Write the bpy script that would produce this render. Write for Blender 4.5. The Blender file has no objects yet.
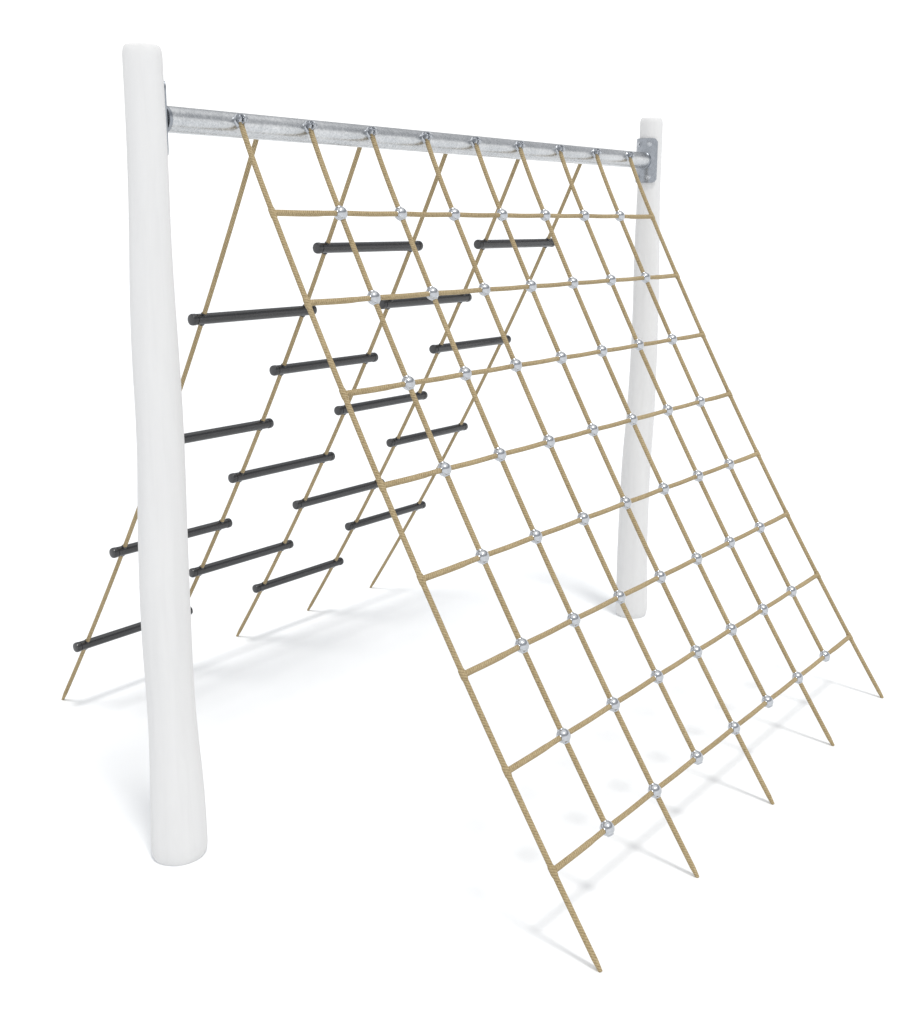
import bpy, math, random
import numpy as np
from mathutils import Vector, Matrix, noise
random.seed(4)
scene=bpy.context.scene
col=scene.collection
scene.view_settings.view_transform='Standard'
scene.view_settings.look='None'
scene.view_settings.exposure=0

# ------------------------------------------------------------ dimensions (m)
S=0.3
DF,ZT,YT,SFY,SFZ=1.42344,2.3426,-0.03825,0.04002,0.02136
DB,ZB,YB,SBY,SBZ=1.3841,2.30678,0.06095,0.0466,0.02087
XB,SB=0.15764,0.49378
XN,XF=-0.32375,2.67573
HN,HF=2.540,2.545
BAR_Z,BAR_R=2.341,0.0385
ROPE=0.0088
def front(t,x): return Vector((x,YT+(-DF-YT)*t+4*SFY*t*(1-t),ZT*(1-t)-4*SFZ*t*(1-t)))
def back(t,x): return Vector((x,YB+(DB-YB)*t-4*SBY*t*(1-t),ZB*(1-t)-4*SBZ*t*(1-t)))
T0,DT=0.11082,0.11137
BT0,BDT=0.15099,0.20405

# ------------------------------------------------------------ materials
class NT:
    def __init__(s,name):
        s.m=bpy.data.materials.new(name); s.m.use_nodes=True
        s.t=s.m.node_tree; s.b=s.t.nodes['Principled BSDF']
    def n(s,ty,**k):
        x=s.t.nodes.new(ty)
        return x
    def l(s,a,b): s.t.links.new(a,b)
    def math(s,op,a,b=None):
        x=s.t.nodes.new('ShaderNodeMath'); x.operation=op
        for i,v in enumerate((a,b)):
            if v is None: continue
            if hasattr(v,'is_output'): s.l(v,x.inputs[i])
            else: x.inputs[i].default_value=v
        return x.outputs[0]
    def ramp(s,f,stops):
        r=s.t.nodes.new('ShaderNodeValToRGB'); s.l(f,r.inputs[0])
        e=r.color_ramp.elements
        while len(e)<len(stops): e.new(.5)
        for i,(p,c) in enumerate(stops):
            e[i].position=p; e[i].color=(*c,1)
        return r.outputs[0]
    def bump(s,h,strength,dist):
        x=s.n('ShaderNodeBump'); x.inputs['Strength'].default_value=strength
        x.inputs['Distance'].default_value=dist; s.l(h,x.inputs['Height']); s.l(x.outputs[0],s.b.inputs['Normal'])

def rope_mat():
    q=NT('rope_fibre')
    uv=q.n('ShaderNodeUVMap'); uv.uv_map='UVMap'
    sp=q.n('ShaderNodeSeparateXYZ'); q.l(uv.outputs[0],sp.inputs[0])
    a=q.math('MULTIPLY',sp.outputs[0],8*math.pi)
    b=q.math('MULTIPLY',sp.outputs[1],2*math.pi/0.009)
    s1=q.math('SINE',q.math('ADD',a,b))
    tc=q.n('ShaderNodeTexCoord')
    nz=q.n('ShaderNodeTexNoise'); nz.inputs['Scale'].default_value=200; nz.inputs['Detail'].default_value=3
    q.l(tc.outputs['Object'],nz.inputs['Vector'])
    nb=q.n('ShaderNodeTexNoise'); nb.inputs['Scale'].default_value=5; q.l(tc.outputs['Object'],nb.inputs['Vector'])
    f=q.math('ADD',q.math('MULTIPLY',s1,0.15),0.5)
    f=q.math('ADD',f,q.math('MULTIPLY',q.math('SUBTRACT',nz.outputs[0],0.5),0.9))
    f=q.math('ADD',f,q.math('MULTIPLY',q.math('SUBTRACT',nb.outputs[0],0.5),0.25))
    c=q.ramp(f,[(0.05,(0.14,0.10,0.05)),(0.45,(0.35,0.27,0.15)),(0.95,(0.55,0.45,0.28))])
    q.l(c,q.b.inputs['Base Color']); q.b.inputs['Roughness'].default_value=0.8
    q.b.inputs['Specular IOR Level'].default_value=0.2
    q.bump(s1,0.45,0.001)
    return q.m
def galv_mat():
    q=NT('galvanised_steel')
    tc=q.n('ShaderNodeTexCoord')
    v=q.n('ShaderNodeTexVoronoi'); v.inputs['Scale'].default_value=190; q.l(tc.outputs['Object'],v.inputs['Vector'])
    sp=q.n('ShaderNodeSeparateColor'); q.l(v.outputs['Color'],sp.inputs[0])
    nz=q.n('ShaderNodeTexNoise'); nz.inputs['Scale'].default_value=9; nz.inputs['Detail'].default_value=4
    q.l(tc.outputs['Object'],nz.inputs['Vector'])
    f=q.math('ADD',q.math('MULTIPLY',sp.outputs[0],0.35),q.math('MULTIPLY',nz.outputs[0],0.65))
    q.l(q.ramp(f,[(0.2,(0.42,0.435,0.45)),(0.5,(0.54,0.555,0.57)),(0.8,(0.68,0.69,0.70))]),q.b.inputs['Base Color'])
    q.b.inputs['Metallic'].default_value=0.85
    q.l(q.math('ADD',q.math('MULTIPLY',f,0.15),0.22),q.b.inputs['Roughness'])
    q.bump(f,0.06,0.0006)
    return q.m
def metal_mat(name,c,rough,sc=60,var=.12):
    q=NT(name)
    tc=q.n('ShaderNodeTexCoord')
    nz=q.n('ShaderNodeTexNoise'); nz.inputs['Scale'].default_value=sc; nz.inputs['Detail'].default_value=4
    q.l(tc.outputs['Object'],nz.inputs['Vector'])
    q.l(q.ramp(nz.outputs[0],[(0.3,tuple(k*(1-var) for k in c)),(0.7,tuple(min(1,k*(1+var)) for k in c))]),q.b.inputs['Base Color'])
    q.b.inputs['Metallic'].default_value=0.95
    q.l(q.math('ADD',q.math('MULTIPLY',nz.outputs[0],0.12),rough-0.06),q.b.inputs['Roughness'])
    return q.m
def rubber_mat():
    q=NT('black_plastic')
    tc=q.n('ShaderNodeTexCoord')
    nz=q.n('ShaderNodeTexNoise'); nz.inputs['Scale'].default_value=8; nz.inputs['Detail'].default_value=2
    q.l(tc.outputs['Object'],nz.inputs['Vector'])
    q.l(q.ramp(nz.outputs[0],[(0.3,(0.012,0.013,0.015)),(0.75,(0.019,0.020,0.023))]),q.b.inputs['Base Color'])
    q.l(q.math('ADD',q.math('MULTIPLY',nz.outputs[0],0.06),0.17),q.b.inputs['Roughness'])
    q.b.inputs['Specular IOR Level'].default_value=0.7
    return q.m
def wood_mat():
    q=NT('white_painted_log')
    tc=q.n('ShaderNodeTexCoord'); mp=q.n('ShaderNodeMapping'); mp.inputs['Scale'].default_value=(14,14,1.1)
    q.l(tc.outputs['Object'],mp.inputs['Vector'])
    nz=q.n('ShaderNodeTexNoise'); nz.inputs['Scale'].default_value=2.2; nz.inputs['Detail'].default_value=6; nz.inputs['Distortion'].default_value=0.6
    q.l(mp.outputs[0],nz.inputs['Vector'])
    v=q.n('ShaderNodeTexVoronoi'); v.inputs['Scale'].default_value=3.2
    mp2=q.n('ShaderNodeMapping'); mp2.inputs['Scale'].default_value=(2.5,2.5,1.0); q.l(tc.outputs['Object'],mp2.inputs['Vector']); q.l(mp2.outputs[0],v.inputs['Vector'])
    knot=q.math('LESS_THAN',v.outputs['Distance'],0.05)
    f=q.math('SUBTRACT',nz.outputs[0],q.math('MULTIPLY',knot,0.12))
    q.l(q.ramp(f,[(0.25,(0.69,0.69,0.69)),(0.5,(0.715,0.715,0.715)),(0.75,(0.73,0.73,0.73))]),q.b.inputs['Base Color'])
    q.b.inputs['Roughness'].default_value=0.8
    q.b.inputs['Specular IOR Level'].default_value=0.1
    q.bump(f,0.08,0.003)
    return q.m
def ground_mat():
    q=NT('white_floor')
    tc=q.n('ShaderNodeTexCoord')
    nz=q.n('ShaderNodeTexNoise'); nz.inputs['Scale'].default_value=0.7; q.l(tc.outputs['Object'],nz.inputs['Vector'])
    q.l(q.ramp(nz.outputs[0],[(0.3,(0.885,0.90,0.915)),(0.7,(0.895,0.91,0.925))]),q.b.inputs['Base Color'])
    q.b.inputs['Roughness'].default_value=0.95
    q.b.inputs['Specular IOR Level'].default_value=0.0
    return q.m
M_ROPE=rope_mat(); M_GALV=galv_mat(); M_ALU=metal_mat('cast_aluminium',(0.52,0.54,0.57),0.19)
M_DARK=metal_mat('zinc_hardware',(0.30,0.32,0.35),0.27); M_CL=metal_mat('zinc_clamp',(0.46,0.48,0.51),0.25)
M_BLK=rubber_mat(); M_WOOD=wood_mat(); M_GND=ground_mat()

# ------------------------------------------------------------ mesh helpers
class MB:
    def __init__(s): s.v=[];s.f=[];s.uv=[];s.mi=[]
    def tube(s,pts,rad,n=12,mi=0):
        pts=[Vector(p) for p in pts]
        if not hasattr(rad,'__len__'): rad=[rad]*len(pts)
        base=len(s.v); L=0; Ls=[]
        prev=None
        for i,p in enumerate(pts):
            if i: L+=(p-pts[i-1]).length
            Ls.append(L)
            t=(pts[min(len(pts)-1,i+1)]-pts[max(0,i-1)]).normalized()
            if prev is None:
                up=Vector((0,0,1)) if abs(t.z)<.9 else Vector((1,0,0))
                x=t.cross(up).normalized()
            else: x=(prev-t*prev.dot(t)).normalized()
            prev=x; y=t.cross(x)
            for k in range(n):
                th=2*math.pi*k/n
                s.v.append(p+(x*math.cos(th)+y*math.sin(th))*rad[i])
        for i in range(len(pts)-1):
            for k in range(n):
                a=base+i*n+k; b=base+i*n+(k+1)%n
                s.f.append((a,b,b+n,a+n)); s.mi.append(mi)
                s.uv.append(((k/n,Ls[i]),((k+1)/n,Ls[i]),((k+1)/n,Ls[i+1]),(k/n,Ls[i+1])))
        for ring,rev in ((0,True),(len(pts)-1,False)):
            idx=[base+ring*n+k for k in range(n)]
            if rev: idx=idx[::-1]
            s.f.append(tuple(idx)); s.mi.append(mi); s.uv.append(tuple((0.5,Ls[ring]) for _ in idx))
    def lathe(s,o,axis,prof,n=24,mi=0):   # prof: (dist along axis, radius)
        ax=Vector(axis).normalized(); o=Vector(o)
        up=Vector((0,0,1)) if abs(ax.z)<.9 else Vector((1,0,0))
        x=ax.cross(up).normalized(); y=ax.cross(x)
        base=len(s.v)
        for d,r in prof:
            for k in range(n):
                th=2*math.pi*k/n
                s.v.append(o+ax*d+(x*math.cos(th)+y*math.sin(th))*max(r,1e-5))
        for i in range(len(prof)-1):
            for k in range(n):
                a=base+i*n+k;b=base+i*n+(k+1)%n
                s.f.append((a,b,b+n,a+n)); s.mi.append(mi)
                s.uv.append(((k/n,prof[i][0]),((k+1)/n,prof[i][0]),((k+1)/n,prof[i+1][0]),(k/n,prof[i+1][0])))
        for ring,rev in ((0,True),(len(prof)-1,False)):
            idx=[base+ring*n+k for k in range(n)]
            if rev: idx=idx[::-1]
            s.f.append(tuple(idx)); s.mi.append(mi); s.uv.append(tuple((0.5,0) for _ in idx))
    def torus(s,o,axis,R,r,n=20,m=8,mi=0):
        ax=Vector(axis).normalized(); o=Vector(o)
        up=Vector((0,0,1)) if abs(ax.z)<.9 else Vector((1,0,0))
        x=ax.cross(up).normalized(); y=ax.cross(x)
        base=len(s.v)
        for i in range(n):
            a=2*math.pi*i/n; d=x*math.cos(a)+y*math.sin(a)
            for k in range(m):
                b=2*math.pi*k/m
                s.v.append(o+d*(R+r*math.cos(b))+ax*(r*math.sin(b)))
        for i in range(n):
            for k in range(m):
                q=[base+i*m+k,base+((i+1)%n)*m+k,base+((i+1)%n)*m+(k+1)%m,base+i*m+(k+1)%m]
                s.f.append(tuple(q)); s.mi.append(mi); s.uv.append(((0,0),)*4)
    def mesh(s,name,mats,origin=Vector((0,0,0)),smooth_angle=40):
        me=bpy.data.meshes.new(name)
        me.from_pydata([tuple(v-origin) for v in s.v],[],s.f)
        ul=me.uv_layers.new(name='UVMap'); i=0
        for u in s.uv:
            for c in u: ul.data[i].uv=c; i+=1
        for m in mats: me.materials.append(m)
        me.polygons.foreach_set('material_index',s.mi)
        me.polygons.foreach_set('use_smooth',[True]*len(me.polygons))
        me.update(); me.validate()
        me.set_sharp_from_angle(angle=math.radians(smooth_angle))
        return me
def place(o,parent,loc,rot):
    o.parent=parent
    pw=Vector((0,0,0)); p=parent
    while p: pw+=p.location; p=p.parent
    o.location=Vector(loc)-pw
    if rot is not None: o.rotation_mode='QUATERNION'; o.rotation_quaternion=rot
    return o
def add(name,me,parent=None,loc=(0,0,0),rot=None):
    o=bpy.data.objects.new(name,me); col.objects.link(o)
    return place(o,parent,loc,rot)
def copyo(src,parent,loc,rot=None):
    o=src.copy(); col.objects.link(o)
    return place(o,parent,loc,rot)

# ------------------------------------------------------------ ground
g=MB()
g.v=[Vector((-300,-300,0)),Vector((300,-300,0)),Vector((300,300,0)),Vector((-300,300,0))]
g.f=[(0,1,2,3)];g.mi=[0];g.uv=[((0,0),(1,0),(1,1),(0,1))]
go=add('ground',g.mesh('ground',[M_GND])); go['kind']='structure'

# ------------------------------------------------------------ frame
frame=bpy.data.objects.new('climbing_frame',None); col.objects.link(frame)
frame['label']='white log-post climbing frame with beige rope net and black rungs'
frame['category']='climbing frame'

def post(x,H,prof,bend,seed):
    m=MB(); n=40
    zs=[0,0.004,0.012,0.03]+[0.03+(H-0.06)*i/70 for i in range(1,71)]+[H-0.03+0.03*a for a in (0.35,0.65,0.85,0.95,1.0)]
    P=sorted(prof)
    def rad(z): return float(np.interp(z,[p[0] for p in P],[p[1] for p in P]))
    def off(z): return float(np.interp(z,[p[0] for p in bend],[p[1] for p in bend]))
    def sm(f,z): return sum(f(z+d) for d in (-.12,-.06,0,.06,.12))/5
    for z in zs:
        r=sm(rad,z)
        if z<0.03: r*=1-0.09*(1-z/0.03)**2
        if z>H-0.03:
            q=(z-(H-0.03))/0.03; r-=0.011*(1-math.sqrt(max(0,1-q*q)))
        o=sm(off,z)
        for k in range(n):
            th=2*math.pi*k/n
            w=noise.noise(Vector((math.cos(th)*0.9+seed,math.sin(th)*0.9,z*1.6)))*0.005
            w+=noise.noise(Vector((math.cos(th)*2.6+seed,math.sin(th)*2.6,z*3.0)))*0.0016
            rr=r+w
            m.v.append(Vector((x+o*0.6+rr*math.cos(th),-o*0.8+rr*math.sin(th),z)))
    for i in range(len(zs)-1):
        for k in range(n):
            a=i*n+k;b=i*n+(k+1)%n
            m.f.append((a,b,b+n,a+n)); m.mi.append(0); m.uv.append(((0,0),)*4)
    m.v.append(Vector((x,0,H+0.001))); c=len(m.v)-1; t=(len(zs)-1)*n
    for k in range(n):
        m.f.append((t+k,t+(k+1)%n,c)); m.mi.append(0); m.uv.append(((0,0),)*3)
    m.f.append(tuple(range(n))[::-1]); m.mi.append(0); m.uv.append(((0,0),)*n)
    o=Vector((x,0,0))
    return add('post',m.mesh('post',[M_WOOD],o,60),frame,o)
post(XN,HN,[(0,.091),(.15,.089),(.3,.083),(.5,.074),(.8,.079),(1.1,.076),(1.4,.071),(1.7,.068),(1.95,.060),(2.2,.0570),(2.6,.055)],
     [(0,0),(.2,.004),(.5,-.006),(.8,-.010),(1.1,-.006),(1.4,.002),(1.8,-.004),(2.2,.002),(2.6,.002)],1.3)
post(XF,HF,[(0,.083),(.4,.080),(.8,.074),(1.1,.072),(1.5,.068),(1.9,.062),(2.2,.057),(2.6,.055)],
     [(0,-.004),(.4,-.014),(.8,-.010),(1.1,.004),(1.6,.010),(2.1,.0),(2.6,0)],7.7)

# crossbar
x0=XN+0.058; x1=XF-0.062
b=MB()
b.lathe((0,0,BAR_Z),(1,0,0),[(x0+.006,BAR_R-.002)]+[(x0+.008+(x1-x0-.016)*i/24,BAR_R) for i in range(25)]+[(x1-.006,BAR_R-.002)],48)
bar=add('crossbar',b.mesh('crossbar',[M_GALV],Vector((0,0,BAR_Z))),frame,(0,0,BAR_Z))

# mounting plates: curved steel saddle with flange and bolts
def plate(xc,R,sgn,W,ba,col_r):
    m=MB(); Hh=0.105; nseg=14; th=0.006
    zc=BAR_Z
    def P(a,z,r): return Vector((xc+sgn*r*math.cos(a),r*math.sin(a),zc+z))
    nz=12
    outer=[];inner=[]
    for L,r in ((outer,R+th),(inner,R)):
        for i in range(nseg+1):
            a=-W+2*W*i/nseg
            row=[]
            for j in range(nz+1):
                e=abs(2*i/nseg-1); h=Hh*(1 if e<.7 else 1-0.16*((e-.7)/.3)**2)
                z=-h+2*h*j/nz
                m.v.append(P(a,z,r)); row.append(len(m.v)-1)
            L.append(row)
    def face(q):
        m.f.append(tuple(q)); m.mi.append(0); m.uv.append(((0,0),)*len(q))
    for i in range(nseg):
        for j in range(nz):
            face((outer[i][j],outer[i+1][j],outer[i+1][j+1],outer[i][j+1]))
            face((inner[i][j+1],inner[i+1][j+1],inner[i+1][j],inner[i][j]))
    for i in range(nseg):
        face((inner[i][0],inner[i+1][0],outer[i+1][0],outer[i][0]))
        face((outer[i][nz],outer[i+1][nz],inner[i+1][nz],inner[i][nz]))
    for j in range(nz):
        face((inner[0][j+1],inner[0][j],outer[0][j],outer[0][j+1]))
        face((inner[nseg][j],inner[nseg][j+1],outer[nseg][j+1],outer[nseg][j]))
    m.lathe((xc+sgn*(R),0,zc),(sgn,0,0),[(0,col_r),(.010,col_r),(.012,col_r-.0015),(.0125,.0390)],32)
    for z in (-0.078,0.078):
        for a in ba:
            d=Vector((sgn*math.cos(a),math.sin(a),0)); o=P(a,z,R+th-.001)
            m.lathe(o,d,[(0,.0125),(.002,.0125),(.0025,.011)],16,1)
            m.lathe(o+d*.002,d,[(0,.0085),(.005,.0085),(.0065,.007)],6,1)
    c=Vector((xc+sgn*R,0,zc))
    me=m.mesh('mounting_plate',[M_DARK,M_CL],c,35)
    import bmesh
    bm=bmesh.new(); bm.from_mesh(me); bmesh.ops.recalc_face_normals(bm,faces=bm.faces); bm.to_mesh(me); bm.free()
    return add('mounting_plate',me,bar,c)
plate(XN,0.0575,1,.5,(.2,),.0405); plate(XF,0.062,-1,1.05,(-.42,.42),.0415)

# rope clamps on the bar: boss, eye ring, cross pin with nuts
def clamp_mesh(d):
    m=MB()
    d=Vector(d).normalized()
    m.lathe((0,0,0),d,[(-.006,.022),(.002,.022),(.006,.019),(.007,.011),(.014,.011),(.016,.009)],24)
    m.torus(d*.016,(1,0,0),.012,.0045,20,8)
    m.lathe(d*.016+Vector((-.020,0,0)),(1,0,0),[(0,.006),(.040,.006)],12)
    for sx in (-1,1): m.lathe(d*.016+Vector((sx*.010,0,0)),(sx,0,0),[(0,.0105),(.006,.0105),(.0075,.0085)],6)
    return m.mesh('rope_clamp',[M_CL],Vector((0,0,0)),35)
fd=Vector((0,-math.cos(.28),math.sin(.28)))
bd=Vector((0,math.cos(.3),-math.sin(.3)))
cm=clamp_mesh(fd); cmb=clamp_mesh(bd)
bc=Vector((0,0,BAR_Z))
first=None
for j in range(9):
    p=bc+fd*BAR_R+Vector((j*S,0,0))
    if first is None: first=add('rope_clamp',cm,bar,p)
    else: copyo(first,bar,p)
firstb=None
for i in range(5):
    p=bc+bd*BAR_R+Vector((XB+i*SB,0,0))
    if firstb is None: firstb=add('rope_clamp',cmb,bar,p)
    else: copyo(firstb,bar,p)

# ------------------------------------------------------------ rope net
net=MB()
tl=T0+7*DT
def wob(x,t,s): return noise.noise(Vector((x*2+s,t*3,s)))*0.0008
for j in range(9):
    x=j*S
    tend=1.0 if j%2==0 else tl
    st=bc+fd*(BAR_R+.008)+Vector((x,0,-.004))
    N=80
    pts=[]; rad=[]
    for i in range(N+1):
        t=tend*i/N
        p=front(t,x)
        if t<0.08: p=p.lerp(st,(1-t/0.08)**2)
        p.x+=wob(x,t,3.1) if 0<i<N else 0
        pts.append(p)
        rad.append(ROPE)
    if tend==1.0: rad[-1]=ROPE*.7
    net.tube(pts,rad,12)
for k in range(8):
    t=T0+k*DT
    pts=[];rad=[]
    N=96
    for i in range(N+1):
        x=-0.004+(8*S+0.008)*i/N
        p=front(t,x)
        p.z-=math.sin(math.pi*x/S)**2*0.0015
        p.z+=noise.noise(Vector((x*1.2,k*3.3,0)))*0.0015
        pts.append(p)
        e=min(i,N-i)/N*8*S
        rad.append(ROPE*(1.0 if e>.21 else 1.12))
    net.tube(pts,rad,12)
    for x in (0,8*S):   # splice wrap on the edge ropes
        c=front(t,x); a=(front(t+.01,x)-front(t-.01,x)).normalized()
        net.tube([c-a*.018,c-a*.012,c+a*.012,c+a*.018],[ROPE,ROPE*1.22,ROPE*1.22,ROPE],12)
no=front(0.5,1.2)
neto=add('rope_net',net.mesh('rope_net',[M_ROPE],no,50),frame,no)

# connectors
def ball_mesh():
    m=MB(); R=.0235; prof=[]
    for i in range(0,25):
        a=-math.pi/2+math.pi*i/24
        d=R*math.sin(a)*0.95; r=R*math.cos(a)
        prof.append((d,r*(.93 if i==12 else 1)))
    m.lathe((0,0,0),(0,0,1),prof,32)
    for a in range(4):
        th=a*math.pi/2
        d=Vector((math.cos(th),math.sin(th),0))
        m.lathe(d*.016,d,[(0,.0114),(.0065,.0114),(.008,.0102)],14)
    return m.mesh('net_connector',[M_ALU],Vector((0,0,0)),50)
bmh=ball_mesh(); fb=None
for k in range(8):
    t=T0+k*DT
    for j in range(1,8):
        c=front(t,j*S)
        a=(front(t+.01,j*S)-front(t-.01,j*S)).normalized()
        nrm=Vector((1,0,0)).cross(a).normalized()
        if nrm.y>0: nrm=-nrm
        mat=Matrix((Vector((1,0,0)),nrm.cross(Vector((1,0,0))),nrm)).transposed()
        q=mat.to_quaternion()
        if fb is None: fb=add('net_connector',bmh,neto,c,q)
        else: copyo(fb,neto,c,q)

# ------------------------------------------------------------ rung ladder
lad=MB()
for i in range(5):
    x=XB+i*SB
    st=bc+bd*(BAR_R+.016)+Vector((x,0,0))
    N=60; pts=[]
    for n_ in range(N+1):
        t=n_/N; p=back(t,x)
        if t<.05: p=p.lerp(st,(1-t/.05)**1.5)
        if 0<n_<N: p.x+=wob(x,t,9.4)
        pts.append(p)
    lad.tube(pts,[ROPE*.95]*N+[ROPE*.65],12)
lo=back(.5,XB+2*SB)
lado=add('rope_ladder',lad.mesh('rope_ladder',[M_ROPE],lo,50),frame,lo)
rm=MB(); HL=SB/2+.0534; RR=.0195
rm.lathe((0,0,0),(1,0,0),[(-HL,.013),(-HL+.002,.019),(-HL+.006,.0208),(-HL+.018,.0208),(-HL+.020,RR-.0015),(-HL+.023,RR-.0015),(-HL+.0235,RR)]+
   [(-HL+.024+(2*HL-.048)*i/16,RR) for i in range(17)]+[(HL-.0235,RR),(HL-.023,RR-.0015),(HL-.020,RR-.0015),(HL-.018,.0208),(HL-.006,.0208),(HL-.002,.019),(HL,.013)],32)
rme=None
for bay in range(4):
    for k in range(4):
        t=BT0+BDT*(k+(.5 if bay%2==0 else 0))
        c=back(t,XB+(bay+.5)*SB)
        if rme is None:
            for sx in (-1,1):
                a=(back(t-.01,0)-back(t+.01,0)).normalized()
                rm.lathe(Vector((sx*SB/2,0,0))-a*.023,a,[(0,.0100),(.002,.0115),(.044,.0115),(.046,.0100)],16)
            rme=add('rung',rm.mesh('rung',[M_BLK],Vector((0,0,0)),35),lado,c)
        else:
            copyo(rme,lado,c)

# ------------------------------------------------------------ light
w=bpy.data.worlds.new('World'); scene.world=w; w.use_nodes=True
nt=w.node_tree; bg=nt.nodes['Background']
tc=nt.nodes.new('ShaderNodeTexCoord'); sp=nt.nodes.new('ShaderNodeSeparateXYZ'); nt.links.new(tc.outputs['Generated'],sp.inputs[0])
rp=nt.nodes.new('ShaderNodeValToRGB'); nt.links.new(sp.outputs[2],rp.inputs[0])
e=rp.color_ramp.elements
st=[(0.0,(1,1,1)),(0.24,(1,1,1)),(0.36,(.36,.37,.39)),(0.66,(.42,.43,.45)),(0.8,(1,1,1)),(1.0,(1,1,1))]
while len(e)<len(st): e.new(.5)
for i,(p,c) in enumerate(st): e[i].position=p; e[i].color=(*c,1)
nt.links.new(rp.outputs[0],bg.inputs[0]); bg.inputs[1].default_value=1.2
sx,sy=0.15,0.35
sun=bpy.data.lights.new('sun','SUN'); sun.energy=1.45; sun.angle=math.radians(10); sun.color=(1,.98,.95)
so=bpy.data.objects.new('sun',sun); col.objects.link(so)
so.rotation_mode='QUATERNION'
so.rotation_quaternion=Vector((0,0,-1)).rotation_difference(Vector((sx,sy,-1)).normalized())

# ------------------------------------------------------------ camera
yaw,pitch,roll=0.64402,-0.20881,0.01043
f,px,py=1159.44549,479.0098,460.02344
fw=Vector((math.cos(yaw)*math.cos(pitch),math.sin(yaw)*math.cos(pitch),math.sin(pitch)))
r=fw.cross(Vector((0,0,1))).normalized(); u=r.cross(fw)
c_,s_=math.cos(roll),math.sin(roll)
r,u=r*c_+u*s_,u*c_-r*s_
cd=bpy.data.cameras.new('camera'); co=bpy.data.objects.new('camera',cd); col.objects.link(co)
mw=Matrix((r,u,-fw)).transposed().to_4x4(); mw.translation=Vector((-2.52361,-2.87257,2.07649))
co.matrix_world=mw
cd.sensor_fit='VERTICAL'; cd.sensor_height=24; cd.lens=f/1024*24
cd.shift_x=-(px-461)/1024; cd.shift_y=(py-512)/1024
cd.clip_start=.05; cd.clip_end=1500
scene.camera=co
